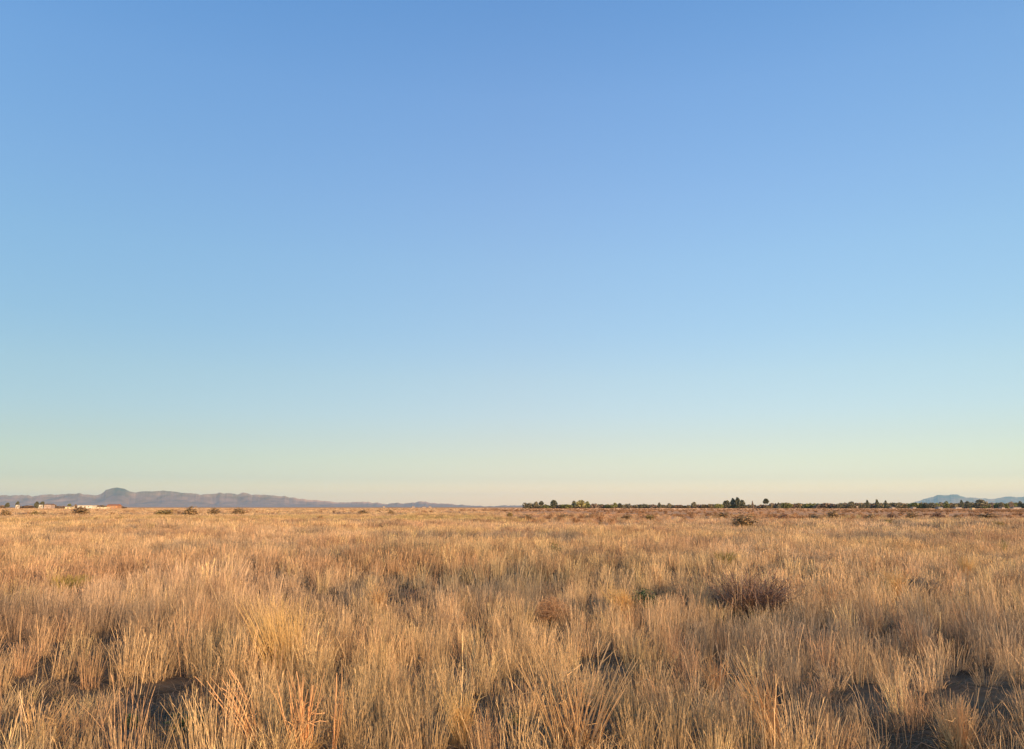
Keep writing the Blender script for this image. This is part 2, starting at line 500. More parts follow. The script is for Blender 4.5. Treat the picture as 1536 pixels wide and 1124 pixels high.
emit(x, y, 'far', rng.uniform(0.35, 0.7, len(x)), rng.uniform(0.8, 1.3, len(x)), TINTS['brown'] * rng.uniform(0.7, 1.3, (len(x), 1)))

# dark dead brush among it
x, y = wedge(15000, 60, 640)
streak = .6 * vn(x / 40, y / 14, 51) + .4 * vn(x / 9, y / 9, 52)
keep = rng.uniform(size=len(x)) < sstep(0.46, 0.66, streak) * (0.30 + 0.70 * brown(x, y))
x, y = x[keep], y[keep]
emit(x, y, 'brush', rng.uniform(0.5, 1.1, len(x)), rng.uniform(0.8, 1.8, len(x)), (TINTS['dark'] * rng.uniform(0.7, 1.6, (len(x), 1))))

def build_field():
    co = np.concatenate(P['co']); n = len(co)
    me = bpy.data.meshes.new('dry_grass'); me.vertices.add(n)
    me.vertices.foreach_set('co', co.astype(np.float32).ravel())
    for nm in ('sc', 'rot'):
        a = me.attributes.new(nm, 'FLOAT_VECTOR', 'POINT'); a.data.foreach_set('vector', np.concatenate(P[nm]).astype(np.float32).ravel())
    a = me.attributes.new('idx', 'INT', 'POINT'); a.data.foreach_set('value', np.concatenate(P['idx']).astype(np.int32))
    t = np.concatenate(P['tint']); t = np.concatenate([t, np.ones((n, 1))], 1)
    a = me.attributes.new('tint', 'FLOAT_COLOR', 'POINT'); a.data.foreach_set('color', t.astype(np.float32).ravel())
    me.update()
    ng = bpy.data.node_groups.new('scatter_grass', 'GeometryNodeTree')
    ng.interface.new_socket('Geometry', in_out='INPUT', socket_type='NodeSocketGeometry')
    ng.interface.new_socket('Geometry', in_out='OUTPUT', socket_type='NodeSocketGeometry')
    N, L = ng.nodes, ng.links
    gi = N.new('NodeGroupInput'); go = N.new('NodeGroupOutput')
    ip = N.new('GeometryNodeInstanceOnPoints'); ci = N.new('GeometryNodeCollectionInfo')
    ci.inputs['Collection'].default_value = variants
    ci.inputs['Separate Children'].default_value = True; ci.inputs['Reset Children'].default_value = True
    def named(nm, dt):
        q = N.new('GeometryNodeInputNamedAttribute'); q.data_type = dt; q.inputs['Name'].default_value = nm
        return q.outputs['Attribute']
    ip.inputs['Pick Instance'].default_value = True
    L.new(gi.outputs[0], ip.inputs['Points']); L.new(ci.outputs[0], ip.inputs['Instance'])
    L.new(named('idx', 'INT'), ip.inputs['Instance Index'])
    L.new(named('rot', 'FLOAT_VECTOR'), ip.inputs['Rotation']); L.new(named('sc', 'FLOAT_VECTOR'), ip.inputs['Scale'])
    L.new(ip.outputs[0], go.inputs[0])
    o = link('dry_grass', me)
    mod = o.modifiers.new('scatter', 'NODES'); mod.node_group = ng
    print('grass clumps', n)
    return tag(o, 'dense dry straw-coloured grass covering the whole plain', 'grass', kind='stuff')
build_field()

# ------------------------------------------------------------------ single tufts of taller grass
tuft_stalk_mats = {
    'gold': plant_mat('gold_stalks', (0.88, 0.60, 0.25), 0.3, (0.75, 1.12)),
    'pale': plant_mat('pale_stalks', (0.74, 0.47, 0.22), 0.25, (0.7, 1.2)),
    'red': plant_mat('reddish_stalks', (0.78, 0.44, 0.20), 0.2, (0.6, 1.25)),
    'olive': plant_mat('olive_blades', (0.50, 0.36, 0.10), 0.3, (0.7, 1.2)),
    'greyleaf': plant_mat('grey_leaves', (0.33, 0.25, 0.16), 0.3, (0.6, 1.3)),
    'strawleaf': plant_mat('straw_leaves', (0.52, 0.33, 0.15), 0.3, (0.6, 1.3)),
}
def grass_tuft(px, py, top, wpx, n, mat, label, lean_x=0.0, spread=0.22, r=0.0026, leaf='strawleaf', nleaf=60, foot=0.25, kinks=0.25, low=0.6):
    """top: photo row of the tips, wpx: width of the fan at the tips"""
    p = on_ground(px, py)
    k = p.y
    # real height from the row of the tips
    tz = ray(px, top); hgt = max(0.25, CAM_Z + tz.z / tz.y * p.y - p.z)
    wid = size_px(p, wpx)
    root = empty('grass_tuft', p)
    tag(root, label, 'grass tuft', 'tall grass tufts standing out of the field')
    s = Soup()
    for i in range(n):
        a = rng.uniform(0, 6.283); q = wid * 0.5 * foot * math.sqrt(rng.uniform())
        h = hgt * rng.uniform(low, 1.05)
        tx = q * math.cos(a) * 1.0 + (rng.uniform(-.5, .5) * wid * (1 - foot) + lean_x * wid)
        ty = q * math.sin(a) + rng.normal(0, wid * 0.2)
        bx, by = q * math.cos(a), q * math.sin(a)
        ex, ey = bx + tx * h / hgt, by + ty * h / hgt
        bend = rng.normal(0.0, 0.05) * h
        pts = []
        for j in range(6):
            t = j / 5
            pts.append(np.array([bx + (ex - bx) * (0.75 * t + 0.25 * t * t) + bend * t * t + rng.normal(0, .004), by + (ey - by) * t + rng.normal(0, .004), -0.03 + (h + .03) * t]))
        if rng.uniform() < kinks * 0.5:      # a broken stalk
            j = rng.integers(3, 5); d = rng.choice([-1, 1]) * h * 0.12
            for m_ in range(j + 1, 6):
                pts[m_] = pts[j] + np.array([d * (m_ - j), rng.normal(0, .01), h * rng.uniform(-0.03, 0.08) * (m_ - j)])
        sh = rng.uniform()
        s.tube(pts, r * rng.uniform(0.75, 1.25), sh, 0.45)
        if rng.uniform() < kinks:            # a side twig or leaf
            j = rng.integers(2, 5); b_ = pts[j]; d = rng.choice([-1, 1])
            s.tube([b_, b_ + np.array([d * h * rng.uniform(.05, .16), rng.normal(0, .03), h * rng.uniform(.02, .15)])], r * 0.7, sh, 0.5)
    link('stalks', s.mesh('stalks', tuft_stalk_mats[mat]), root)
    s = Soup()
    for i in range(nleaf):
        a = rng.uniform(0, 6.283); q = max(wid * 0.3, .08) * rng.uniform()
        h = hgt * rng.uniform(0.25, 0.6)
        pts = stem_pts((q * math.cos(a), q * math.sin(a)), h, a + rng.normal(0, .6), rng.uniform(.1, .5), rng.uniform(.1, .9), 4)
        for k_, pp in enumerate(pts):
            t = k_ / 4; pp[2] -= h * 0.4 * t ** 3
        s.strip(pts, r * 1.9, unit(rng.uniform(0, 3.14)), rng.uniform(), 0.2)
    link('leaves', s.mesh('leaves', tuft_stalk_mats[leaf]), root)
    return root

grass_tuft(425, 1012, 896, 100, 330, 'gold', 'bright golden tussock left of centre, the widest and brightest of the tall tufts', -0.18, r=.0027, nleaf=130, foot=.45, low=.4)
grass_tuft(940, 932, 880, 60, 260, 'gold', 'pale gold tussock beside the dark green bush, leaning left', -0.25, r=.0036, nleaf=80)
grass_tuft(385, 1120, 1005, 120, 22, 'red', 'long reddish stalks leaning far to the left over the bare hollow', -0.55, r=.0054, nleaf=50, leaf='greyleaf', kinks=.15)
grass_tuft(452, 1135, 1012, 80, 30, 'red', 'reddish stiff stalks below the golden tussock, fanning upright with broken tips', -0.12, r=.0054, nleaf=90, kinks=.2)
grass_tuft(500, 1135, 990, 26, 6, 'red', 'few tall rusty stalks forked near the top, apart from the fan beside them', 0.35, r=.0058, nleaf=20, kinks=.4)
grass_tuft(860, 1132, 968, 200, 85, 'pale', 'wide open fan of long pale orange stalks at the bottom centre', 0.0, r=.0050, nleaf=90, foot=.3, kinks=.12)
grass_tuft(1165, 1134, 985, 90, 55, 'pale', 'fan of long yellowish stalks leaning left, near the bottom right', -0.35, r=.0038, nleaf=80, kinks=.12)
grass_tuft(690, 1118, 1035, 70, 180, 'gold', 'short dense golden tuft left of the bare dark hollow at the bottom', 0.0, r=.0028, nleaf=90)
grass_tuft(568, 925, 876, 46, 140, 'pale', 'small upright golden tuft in the middle distance left of centre', -0.1, r=.0034, nleaf=60)
grass_tuft(1450, 872, 832, 40, 120, 'gold', 'tall thin golden tuft at the far right of the field', 0.0, r=.0048, nleaf=40)
grass_tuft(1345, 900, 852, 60, 150, 'gold', 'golden tuft in front of the grey brush on the right', 0.0, r=.004, nleaf=60)
grass_tuft(95, 890, 862, 80, 200, 'olive', 'low spreading yellow-olive tussock with curled blades on the left', 0.1, r=.0044, nleaf=90, leaf='strawleaf')
grass_tuft(1088, 852, 828, 40, 150, 'olive', 'small mustard-yellow tussock right of centre', 0.0, r=.006, nleaf=60)
grass_tuft(1440, 1128, 1040, 90, 90, 'pale', 'thick golden stalks in the bottom right corner', 0.0, r=.0034, nleaf=90, kinks=.15)
grass_tuft(1075, 1045, 975, 60, 70, 'pale', 'pale upright tuft left of the leaning fan of yellow stalks', 0.0, r=.0032, nleaf=70)
grass_tuft(60, 1125, 1045, 120, 70, 'pale', 'reddish straw tuft in the bottom left corner', 0.1, r=.0034, nleaf=110)
grass_tuft(715, 962, 922, 12, 4, 'pale', 'lone pale stalk with a broken crosswise tip near the middle', 0.0, r=.0038, nleaf=10, kinks=1.0)
grass_tuft(1508, 838, 806, 14, 30, 'olive', 'thin dark tall weed standing at the right edge of the field', 0.0, r=.006, nleaf=10)

# ------------------------------------------------------------------ shrubs in the field
leafmats = {
    'darkred': plant_mat('dead_leaves', (0.22, 0.125, 0.085), 0.15, (0.5, 1.4), hue2=(0.27, 0.14, 0.085)),
    'redtwig': plant_mat('reddish_twigs', (0.25, 0.15, 0.105), 0.1, (0.5, 1.4), hue2=(0.26, 0.145, 0.09)),
    'orange': plant_mat('orange_twigs', (0.50, 0.28, 0.14), 0.2, (0.6, 1.3)),
    'green': plant_mat('green_leaves', (0.10, 0.115, 0.03), 0.2, (0.5, 1.4)),
    'darkgreen': plant_mat('dark_green_leaves', (0.065, 0.10, 0.035), 0.2, (0.5, 1.4)),
    'grey': plant_mat('grey_twigs', (0.20, 0.155, 0.115), 0.15, (0.6, 1.3)),
    'brown': plant_mat('brown_brush', (0.37, 0.22, 0.11), 0.15, (0.5, 1.4), hue2=(0.29, 0.20, 0.09)),
    'olive': plant_mat('olive_brush', (0.36, 0.25, 0.09), 0.15, (0.5, 1.4)),
}
bark = rough_mat('bark', (0.10, 0.07, 0.05), (0.20, 0.14, 0.10), 6)
_shrub_cache = {}
def shrub_meshes(kind, mat, dens, leaf):
    """unit bush: 1 wide, 1 high"""
    key = (kind, mat, dens, leaf)
    if key in _shrub_cache: return random.choice(_shrub_cache[key])
    out = []
    for v in range(3):
        br = Soup(); fo = Soup()
        if kind == 'twigs':
            for i in range(dens // 7):
                a = rng.uniform(0, 6.283); ln = rng.uniform(0, 1) ** .8 * 1.15; l = rng.uniform(.55, 1.0)
                d = np.array([math.sin(ln) * math.cos(a) * .55, math.sin(ln) * math.sin(a) * .55, math.cos(ln)]) * l
                r0_ = np.array([math.cos(a), math.sin(a), 0]) * rng.uniform(0, .16)
                pts = [r0_ + d * (j / 5) + rng.normal(0, .012, 3) * (j > 0) for j in range(6)]; pts[0][2] = -.04
                sh = rng.uniform()
                br.tube(pts, .0055, sh, .3)
                for k in range(7):
                    j = rng.integers(2, 6); b = pts[j]
                    e = b + d * rng.uniform(.05, .28) + rng.normal(0, .05, 3)
                    br.strip([b, (b + e) / 2 + rng.normal(0, .008, 3), e], .007, unit(rng.uniform(0, 3.14)), sh, .3)
                    if k < 2:
                        u = rng.normal(0, 1, 3); u /= np.linalg.norm(u); w = np.cross(u, rng.normal(0, 1, 3)); w /= np.linalg.norm(w) + 1e-6
                        fo.quad(e, u * leaf, w * leaf * .4, sh)
            out.append((br.mesh('branches', leafmats['redtwig' if mat == 'darkred' else mat]), fo.mesh('foliage', leafmats[mat])))
            continue
        for i in range(max(14, dens // 8)):
            a = rng.uniform(0, 6.283); ln = rng.uniform(0.05, 1.05)
            l = rng.uniform(.5, .98)
            tipx = 0.5 * math.sin(ln) * l * 1.05; tipz = math.cos(ln) * l
            pts = []
            for j in range(5):
                t = j / 4
                pts.append(np.array([tipx * t * math.cos(a), tipx * t * math.sin(a), tipz * (t ** 0.85)]) + rng.normal(0, .014, 3) * (j > 0))
            pts[0][2] = -0.04
            br.tube(pts, 0.011, rng.uniform(), 0.35)
            for k in range(4):
                j = rng.integers(1, 5); b = pts[j]
                e = b + np.array([rng.normal(0, .5), rng.normal(0, .5), rng.uniform(.1, .8)]) * .17
                br.tube([b, e], 0.006, rng.uniform(), 0.4)
                if kind != 'ball':
                    for q in range(max(1, dens // 90)):
                        c = e + rng.normal(0, .035, 3)
                        u = rng.normal(0, 1, 3); u /= np.linalg.norm(u); w = np.cross(u, rng.normal(0, 1, 3)); w /= np.linalg.norm(w) + 1e-6
                        fo.quad(c, u * leaf, w * leaf * .45, rng.uniform())
        if kind == 'ball':
            for i in range(dens):
                c = rng.normal(0, 1, 3); c /= np.linalg.norm(c); c = c * rng.uniform(.55, 1.0) * np.array([.5, .5, .46]) + np.array([0, 0, .5])
                u = rng.normal(0, 1, 3); u /= np.linalg.norm(u)
                v_ = rng.normal(0, 1, 3)
                pts = [c + u * 0.11 * (j - 1.5) + v_ * 0.02 * (j - 1.5) ** 2 for j in range(4)]
                fo.strip(pts, leaf * .35, np.cross(u, v_) / (np.linalg.norm(np.cross(u, v_)) + 1e-6), rng.uniform(), .6)
        else:
            for i in range(dens):
                # clumped leaves filling a ragged dome
                a = rng.uniform(0, 6.283); el = math.asin(rng.uniform(0.0, 1)); rr = rng.uniform(.55, 1.0) ** .6
                lob = 0.78 + 0.22 * math.sin(3 * a + v) * math.cos(2.3 * el) + rng.normal(0, .05)
                c = np.array([.5 * math.cos(a) * math.cos(el), .5 * math.sin(a) * math.cos(el), .92 * math.sin(el) + .05]) * rr * lob
                u = rng.normal(0, 1, 3); u /= np.linalg.norm(u); w = np.cross(u, rng.normal(0, 1, 3)); w /= np.linalg.norm(w) + 1e-6
                fo.quad(c, u * leaf, w * leaf * .5, rng.uniform())
        out.append((br.mesh('branches', leafmats['grey'] if mat != 'orange' else leafmats['orange']), fo.mesh('foliage', leafmats[mat])))
    _shrub_cache[key] = out
    return random.choice(out)

def shrub(px, py, wpx, hpx, mat, label, kind='dome', dens=500, leaf=0.035, name='shrub', group='low shrubs scattered in the dry grass'):
    p = on_ground(px, py)
    w = size_px(p, wpx); h = size_px(p, hpx)
    root = empty(name, (p.x, p.y, p.z - 0.02), random.uniform(0, 6.28), (w, w, h))
    tag(root, label, 'shrub' if name == 'shrub' else 'weed', group)
    br, fo = shrub_meshes(kind, mat, dens, leaf)
    link('branches', br, root); link('foliage', fo, root)
    return root

shrub(1130, 922, 142, 60, 'darkred', 'large dark reddish-brown dead shrub right of centre, the biggest in the field', kind='twigs', dens=2300, leaf=.014)
shrub(825, 938, 66, 42, 'orange', 'round orange tumbleweed caught in the grass at the centre', 'ball', 900, .016, name='tumbleweed', group='tumbleweeds')
shrub(978, 968, 26, 22, 'orange', 'small orange dead weed right of the pale leaning tussock', 'ball', 160, .04, name='tumbleweed', group='tumbleweeds')
shrub(965, 915, 60, 30, 'darkgreen', 'dark green bush half hidden right of the pale leaning tussock', dens=600, leaf=.03)
shrub(832, 836, 26, 20, 'green', 'small bright green bush standing alone in the straw grass', dens=260, leaf=.06)
shrub(408, 878, 74, 22, 'grey', 'low flat grey bush in the middle of the left field', kind='twigs', dens=900, leaf=.02)
shrub(1225, 872, 50, 26, 'grey', 'grey twiggy bush behind and right of the big dark shrub', kind='twigs', dens=900, leaf=.02)
shrub(1385, 896, 66, 30, 'grey', 'purple-grey brush on the right behind the golden tuft', kind='twigs', dens=900, leaf=.02)
shrub(55, 888, 40, 26, 'darkred', 'dark twiggy bush at the left end of the olive tussock', kind='twigs', dens=900, leaf=.02)
shrub(1118, 840, 64, 18, 'grey', 'blue-grey low twigs standing for the shadow right of the mustard tussock', kind='twigs', dens=900, leaf=.02)  # grey twigs put where only a shadow lies beside the tussock
shrub(870, 838, 56, 16, 'grey', 'grey flat twigs standing for the dark shadow right of the small bright green bush', kind='twigs', dens=900, leaf=.02)  # flat grey twigs drawn in place of the shadow by the green bush
shrub(1240, 1080, 64, 34, 'grey', 'dim grey twigs standing for the dark of the shaded hollow at the lower right', kind='twigs', dens=700, leaf=.02)  # twigs put in to draw the darkness of the hollow
shrub(287, 1100, 92, 30, 'darkgreen', 'dark green leafy weed on the ground at the bottom left hollow', dens=500, leaf=.05, name='weed', group='green weeds on the ground')
shrub(198, 1094, 34, 24, 'darkgreen', 'small dark green weed left of the bottom left hollow', dens=260, leaf=.07, name='weed', group='green weeds on the ground')
shrub(770, 1090, 32, 20, 'darkgreen', 'small dark green weed in the bare hollow at the bottom centre', dens=240, leaf=.07, name='weed', group='green weeds on the ground')
shrub(1122, 1116, 40, 24, 'darkgreen', 'low green weed under the fan of leaning yellow stalks', dens=260, leaf=.06, name='weed', group='green weeds on the ground')
shrub(1116, 795, 44, 22, 'brown', 'rounded brown bush standing taller than the pale grass band on the right', dens=420, leaf=.05)
# far row of brush at the edge of the brown plain; each placed on its own
far_shrubs = [
    (470, 798, 34, 8, 'brown', 'dark flat bush in the left middle distance, alone in the golden grass'),
    (40, 799, 16, 8, 'brown', 'small dark bush at the far left below the farm trees'),
    (180, 784, 16, 8, 'olive', 'small olive bush below the orange house'),
    (120, 772, 28, 9, 'brown', 'dark brush in front of the long white building'),
    (245, 774, 28, 8, 'olive', 'olive-brown bush right of the farm, first of the row under the mountains'),
    (285, 774, 22, 11, 'brown', 'taller brown bush under the mountain, second of the row'),
    (320, 773, 20, 8, 'brown', 'brown bush under the mountain, third of the row'),
    (358, 773, 22, 9, 'brown', 'rounded brown bush under the mountain, last of the row'),
    (8, 775, 16, 9, 'brown', 'dark brush at the left edge below the farm'),
    (52, 774, 14, 6, 'olive', 'low olive bush below the farm trees'),
    (545, 773, 20, 6, 'brown', 'thin dark brush under the low end of the mountains'),
    (586, 774, 14, 7, 'brown', 'small dark bush left of the middle, below the far white houses'),
    (635, 777, 14, 5, 'brown', 'small flat bush under the far white houses'),
    (715, 785, 18, 6, 'brown', 'flat dark bush left of the tree belt'),
    (765, 775, 10, 5, 'olive', 'small bush just left of the start of the tree belt'),
    (790, 781, 26, 7, 'brown', 'reddish-brown brush below the first trees of the belt'),
    (845, 779, 20, 7, 'brown', 'brown brush below the dark round tree at the start of the belt'),
    (888, 778, 16, 6, 'brown', 'low brush below the pale olive trees of the belt'),
    (940, 780, 22, 7, 'brown', 'long low brush in the brown plain right of centre'),
    (975, 780, 18, 7, 'olive', 'olive low brush in the brown plain right of centre'),
    (1085, 778, 26, 7, 'brown', 'brown brush left of the rounded brown bush'),
    (1175, 782, 20, 9, 'darkred', 'squarish dark brush right of the rounded brown bush'),
    (1220, 781, 18, 7, 'brown', 'low brown brush between two darker ones on the right'),
    (1250, 780, 22, 11, 'brown', 'tall tawny brush in the right middle distance'),
    (1308, 781, 18, 8, 'brown', 'brown brush below the pointed dark trees'),
    (1338, 780, 20, 8, 'darkred', 'dark brush in the row on the right below the belt'),
    (1368, 781, 20, 10, 'brown', 'round brown brush in the row on the right'),
    (1405, 781, 22, 9, 'darkred', 'dark reddish brush below the grey shed'),
    (1436, 780, 16, 6, 'brown', 'small brush right of and below the grey shed'),
    (1480, 779, 40, 6, 'brown', 'long flat dark brush below the grey-olive tree on the right'),
    (1242, 868, 30, 10, 'olive', 'small olive bush above the big dark shrub on its right'),
    (1332, 790, 14, 10, 'olive', 'small olive upright bush at the edge of the right golden grass'),
    (820, 800, 16, 7, 'brown', 'small brown bush in the golden grass near the centre'),
    (600, 806, 12, 6, 'brown', 'tiny dark bush in the golden grass left of centre'),
    (505, 816, 20, 7, 'olive', 'olive bush in the golden grass left of centre'),
]
for (px, py, w, h, m, lab) in far_shrubs:
    shrub(px, py, w * 1.25, h * 1.3, m, lab, dens=260, leaf=.06, group='brush at the edge of the scrub plain')

for (px, py, w, h) in [(235, 812, 14, 6), (130, 801, 14, 6), (560, 790, 14, 6), (690, 800, 16, 7), (655, 783, 14, 6), (745, 802, 12, 6), (900, 792, 14, 6),
                       (1000, 796, 16, 7), (1055, 802, 14, 6), (1290, 800, 14, 7), (1440, 797, 18, 8), (330, 831, 20, 8), (475, 846, 22, 9), (1020, 820, 18, 8),
                       (700, 822, 16, 7), (250, 790, 18, 7), (410, 795, 14, 6), (1500, 792, 20, 8)]:
    shrub(px, py, w, h + 2, random.choice(['brown', 'olive', 'brown']), 'small brown bush scattered in the golden grass of the middle distance', dens=260, leaf=.06, group='small bushes scattered in the golden grass')

# ------------------------------------------------------------------ far trees
crown_mats = {
    'dark': plant_mat('dark_crown', (0.10, 0.092, 0.048), 0.12, (0.5, 1.6)),
    'grey': plant_mat('grey_green_crown', (0.20, 0.165, 0.095), 0.15, (0.5, 1.5)),
    'olive': plant_mat('olive_crown', (0.20, 0.19, 0.055), 0.2, (0.5, 1.5)),
    'pale': plant_mat('sunlit_crown', (0.34, 0.29, 0.12), 0.2, (0.6, 1.4)),  # sunlight put into the colour of the one brightest crown
    'brown': plant_mat('bare_crown', (0.26, 0.175, 0.115), 0.1, (0.5, 1.5)),
    'low': plant_mat('low_crown', (0.27, 0.18, 0.095), 0.1, (0.5, 1.5), hue2=(0.22, 0.18, 0.08)),
}
def crown_soup(shape, n=620):
    s = Soup()
    if shape == 'round': lobes = [((0, 0, .62), (.42, .42, .36)), ((.16, .1, .45), (.3, .3, .25)), ((-.2, -.1, .5), (.28, .28, .26)), ((0.05, 0, .82), (.25, .25, .18))]
    elif shape == 'wide': lobes = [((x_, rng.normal(0, .1), .38 + rng.uniform(-.08, .12)), (.24, .3, .34 + rng.uniform(-.05, .15))) for x_ in (-.34, -.15, .05, .22, .37)]
    elif shape == 'tall': lobes = [((0, 0, .75), (.28, .28, .25)), ((.2, 0, .5), (.28, .3, .28)), ((-.22, .1, .45), (.26, .3, .3)), ((.02, -.1, .3), (.3, .3, .2))]
    elif shape == 'spike': lobes = [((0, 0, z_), (.42 * (1.02 - z_), .42 * (1.02 - z_), .14)) for z_ in (.15, .3, .45, .6, .75, .88)]
    elif shape == 'umbrella': lobes = [((0, 0, .76), (.5, .5, .2)), ((.2, 0, .66), (.28, .3, .16)), ((-.22, .1, .66), (.28, .3, .16)), ((0, 0, .88), (.3, .3, .13))]
    else: lobes = [((x_, rng.normal(0, .1), .4 + rng.uniform(-.1, .1)), (.3, .3, .45 * rng.uniform(.7, 1.1))) for x_ in (-.3, 0, .3)]
    for i in range(n):
        (c, r) = lobes[rng.integers(len(lobes))]
        d = rng.normal(0, 1, 3); d /= np.linalg.norm(d); d *= rng.uniform(.35, 1.0) ** .5
        pt = np.array(c) + d * np.array(r)
        pt[2] = max(pt[2], .03)
        u = rng.normal(0, 1, 3); u /= np.linalg.norm(u); w = np.cross(u, rng.normal(0, 1, 3)); w /= np.linalg.norm(w) + 1e-6
        q = rng.uniform(.045, .09)
        s.quad(pt, u * q, w * q * .7, rng.uniform())
    return s
def trunk_soup():
    s = Soup()
    s.tube([np.array([0, 0, -.03]), np.array([.01, 0, .2]), np.array([.0, .01, .45]), np.array([.02, 0, .7])], .035, .5, .3, 6)
    for k in range(5):
        a = k * 1.3; z_ = .2 + .08 * k
        s.tube([np.array([0, 0, z_]), np.array([.14 * math.cos(a), .14 * math.sin(a), z_ + .12]), np.array([.28 * math.cos(a), .28 * math.sin(a), z_ + .2])], .016, .5, .4, 4)
    return s
trunk_me = trunk_soup().mesh('trunk', bark)
_crowns = {}
def tree(px, top, wpx, dist, shape, mat, label, group=None, cat='tree', base_drop=0.0):
    p = at_dist(px, dist)
    d = ray(px, top)
    h = CAM_Z + d.z / d.y * dist - p.z
    w = size_px(p, wpx)
    key = (shape, mat)
    if key not in _crowns: _crowns[key] = [crown_soup(shape).mesh('crown', crown_mats[mat]) for _ in range(3 if shape in ('wide', 'low') else 2)]
    o = empty('tree', p, random.uniform(-.5, .5) + random.choice([0, math.pi]), (w, w * random.uniform(.8, 1.1), h))
    tag(o, label, cat, group or 'trees along the horizon')
    link('trunk', trunk_me, o); link('crown', random.choice(_crowns[key]), o)
    return o

D = 740
T = [  # px, top row, width, shape, crown, label
    (793, 753.4, 17, 'wide', 'grey', 'wide grey-green bushy tree, the very first of the belt from the left'),
    (804, 752.6, 9, 'round', 'grey', 'pale grey-green small tree right beside the first bushy tree'),
    (812, 752.0, 8, 'umbrella', 'dark', 'small dark tree with a raised crown left of the big dark round one'),
    (820, 756.8, 10, 'wide', 'olive', 'low bright olive tree touching the big dark round one'),
    (831, 750.4, 13, 'round', 'dark', 'big dark round tree near the left end of the belt'),
    (849, 755.8, 18, 'wide', 'olive', 'low wide olive tree between the two tall dark ones'),
    (861, 751.4, 9, 'tall', 'dark', 'tall dark tree at the left of the pale sunlit crown'),
    (871, 750.4, 17, 'round', 'pale', 'sunlit pale khaki tree, the brightest crown of the belt'),
    (881, 752.2, 9, 'tall', 'olive', 'yellow-olive feathery tree right of the pale sunlit one'),
    (892, 754.2, 11, 'wide', 'brown', 'brown leafless-looking tree right of the yellow-olive one'),
    (902, 756.6, 14, 'wide', 'brown', 'low brown tree sloping down to the right'),
    (914, 757.0, 13, 'wide', 'olive', 'low olive tree right of the sloping brown one'),
    (923, 754.4, 8, 'round', 'olive', 'small yellow-green rounded tree left of a small dark one'),
    (930, 755.0, 8, 'round', 'dark', 'small dark tree right of the yellow-green rounded one'),
    (941, 754.8, 10, 'wide', 'grey', 'small grey-green tree with a flat top near the middle of the belt'),
    (963, 755.6, 13, 'wide', 'dark', 'dark flat-topped clump of a tree in the low stretch of the belt'),
    (980, 756.4, 10, 'wide', 'brown', 'small brown tree in the low stretch right of the dark flat one'),
    (989, 754.0, 6, 'tall', 'dark', 'thin dark tree sticking out of the low stretch'),
    (1004, 755.0, 8, 'round', 'grey', 'small grey tree at the right end of the low stretch'),
    (1041, 753.2, 9, 'round', 'grey', 'single grey-green rounded tree above the even brush'),
    (1060, 755.4, 16, 'wide', 'low', 'wide low brownish-green tree left of the tall dark pair'),
    (1078, 754.2, 12, 'wide', 'olive', 'olive tree just left of the tall dark pair'),
    (1090, 750.8, 13, 'round', 'dark', 'dark broad tree, left neighbour of the tallest tree'),
    (1100, 747.4, 9, 'tall', 'dark', 'dark tree with a gap of sky through it, left half of the tallest pair'),
    (1107, 746.0, 10, 'tall', 'dark', 'tallest tree of the whole belt, dark with a pointed top'),
    (1114, 750.2, 9, 'round', 'dark', 'dark rounded tree leaning on the tallest one from the right'),
    (1129, 752.0, 7, 'spike', 'brown', 'purple-brown pointed tree between the tallest and the umbrella-shaped one'),
    (1149.5, 748.4, 9, 'umbrella', 'dark', 'umbrella-shaped dark tree standing alone on a thin trunk'),
    (1168, 754.0, 9, 'spike', 'grey', 'small pointed tree right of the umbrella-shaped one'),
    (1180, 753.2, 14, 'wide', 'olive', 'light olive tree right of the small pointed one'),
    (1236, 753.2, 26, 'wide', 'brown', 'very wide brown tree in the even stretch right of the olive one'),
    (1277, 752.4, 14, 'round', 'grey', 'grey-green dome-shaped tree behind the pale marker post'),
    (1301.5, 749.8, 5.5, 'tall', 'dark', 'dark pointed conifer, leftmost of the three pointed ones'),
    (1316, 749.0, 6, 'tall', 'dark', 'dark pointed conifer, middle and tallest of the three pointed ones'),
    (1329, 750.7, 5.5, 'tall', 'dark', 'dark pointed conifer, rightmost of the three pointed ones'),
    (1341, 753.0, 16, 'wide', 'grey', 'grey broad tree right of the three pointed ones'),
    (1373, 752.2, 22, 'wide', 'olive', 'broad yellow-olive tree left of the right-hand hills'),
    (1395, 753.2, 18, 'wide', 'grey', 'grey-olive broad tree in front of the left foot of the hills'),
    (1420, 752.0, 9, 'tall', 'olive', 'square-topped olive tree in front of the hill summit'),
    (1443, 749.9, 6, 'tall', 'dark', 'dark pointed tree in front of the hills right of the grey shed'),
    (1452, 752.2, 9, 'round', 'dark', 'dark rounded tree right beside the pointed one under the hills'),
    (1472, 749.8, 20, 'round', 'grey', 'large grey-olive domed tree in front of the saddle of the hills'),
    (1502, 753.6, 10, 'round', 'grey', 'pale grey tree right of the large domed one'),
    (1517, 752.8, 8, 'round', 'brown', 'hazy brown bare tree near the right edge'),
    (1531, 752.0, 8, 'tall', 'dark', 'dark tree at the right edge of the belt'),
    (1544, 752.6, 14, 'wide', 'grey', 'grey-green tree cut by the right edge'),
]
for (px, top, w, shp, m, lab) in T:
    tree(px, top, w, D + random.uniform(-25, 25), shp, m, lab)
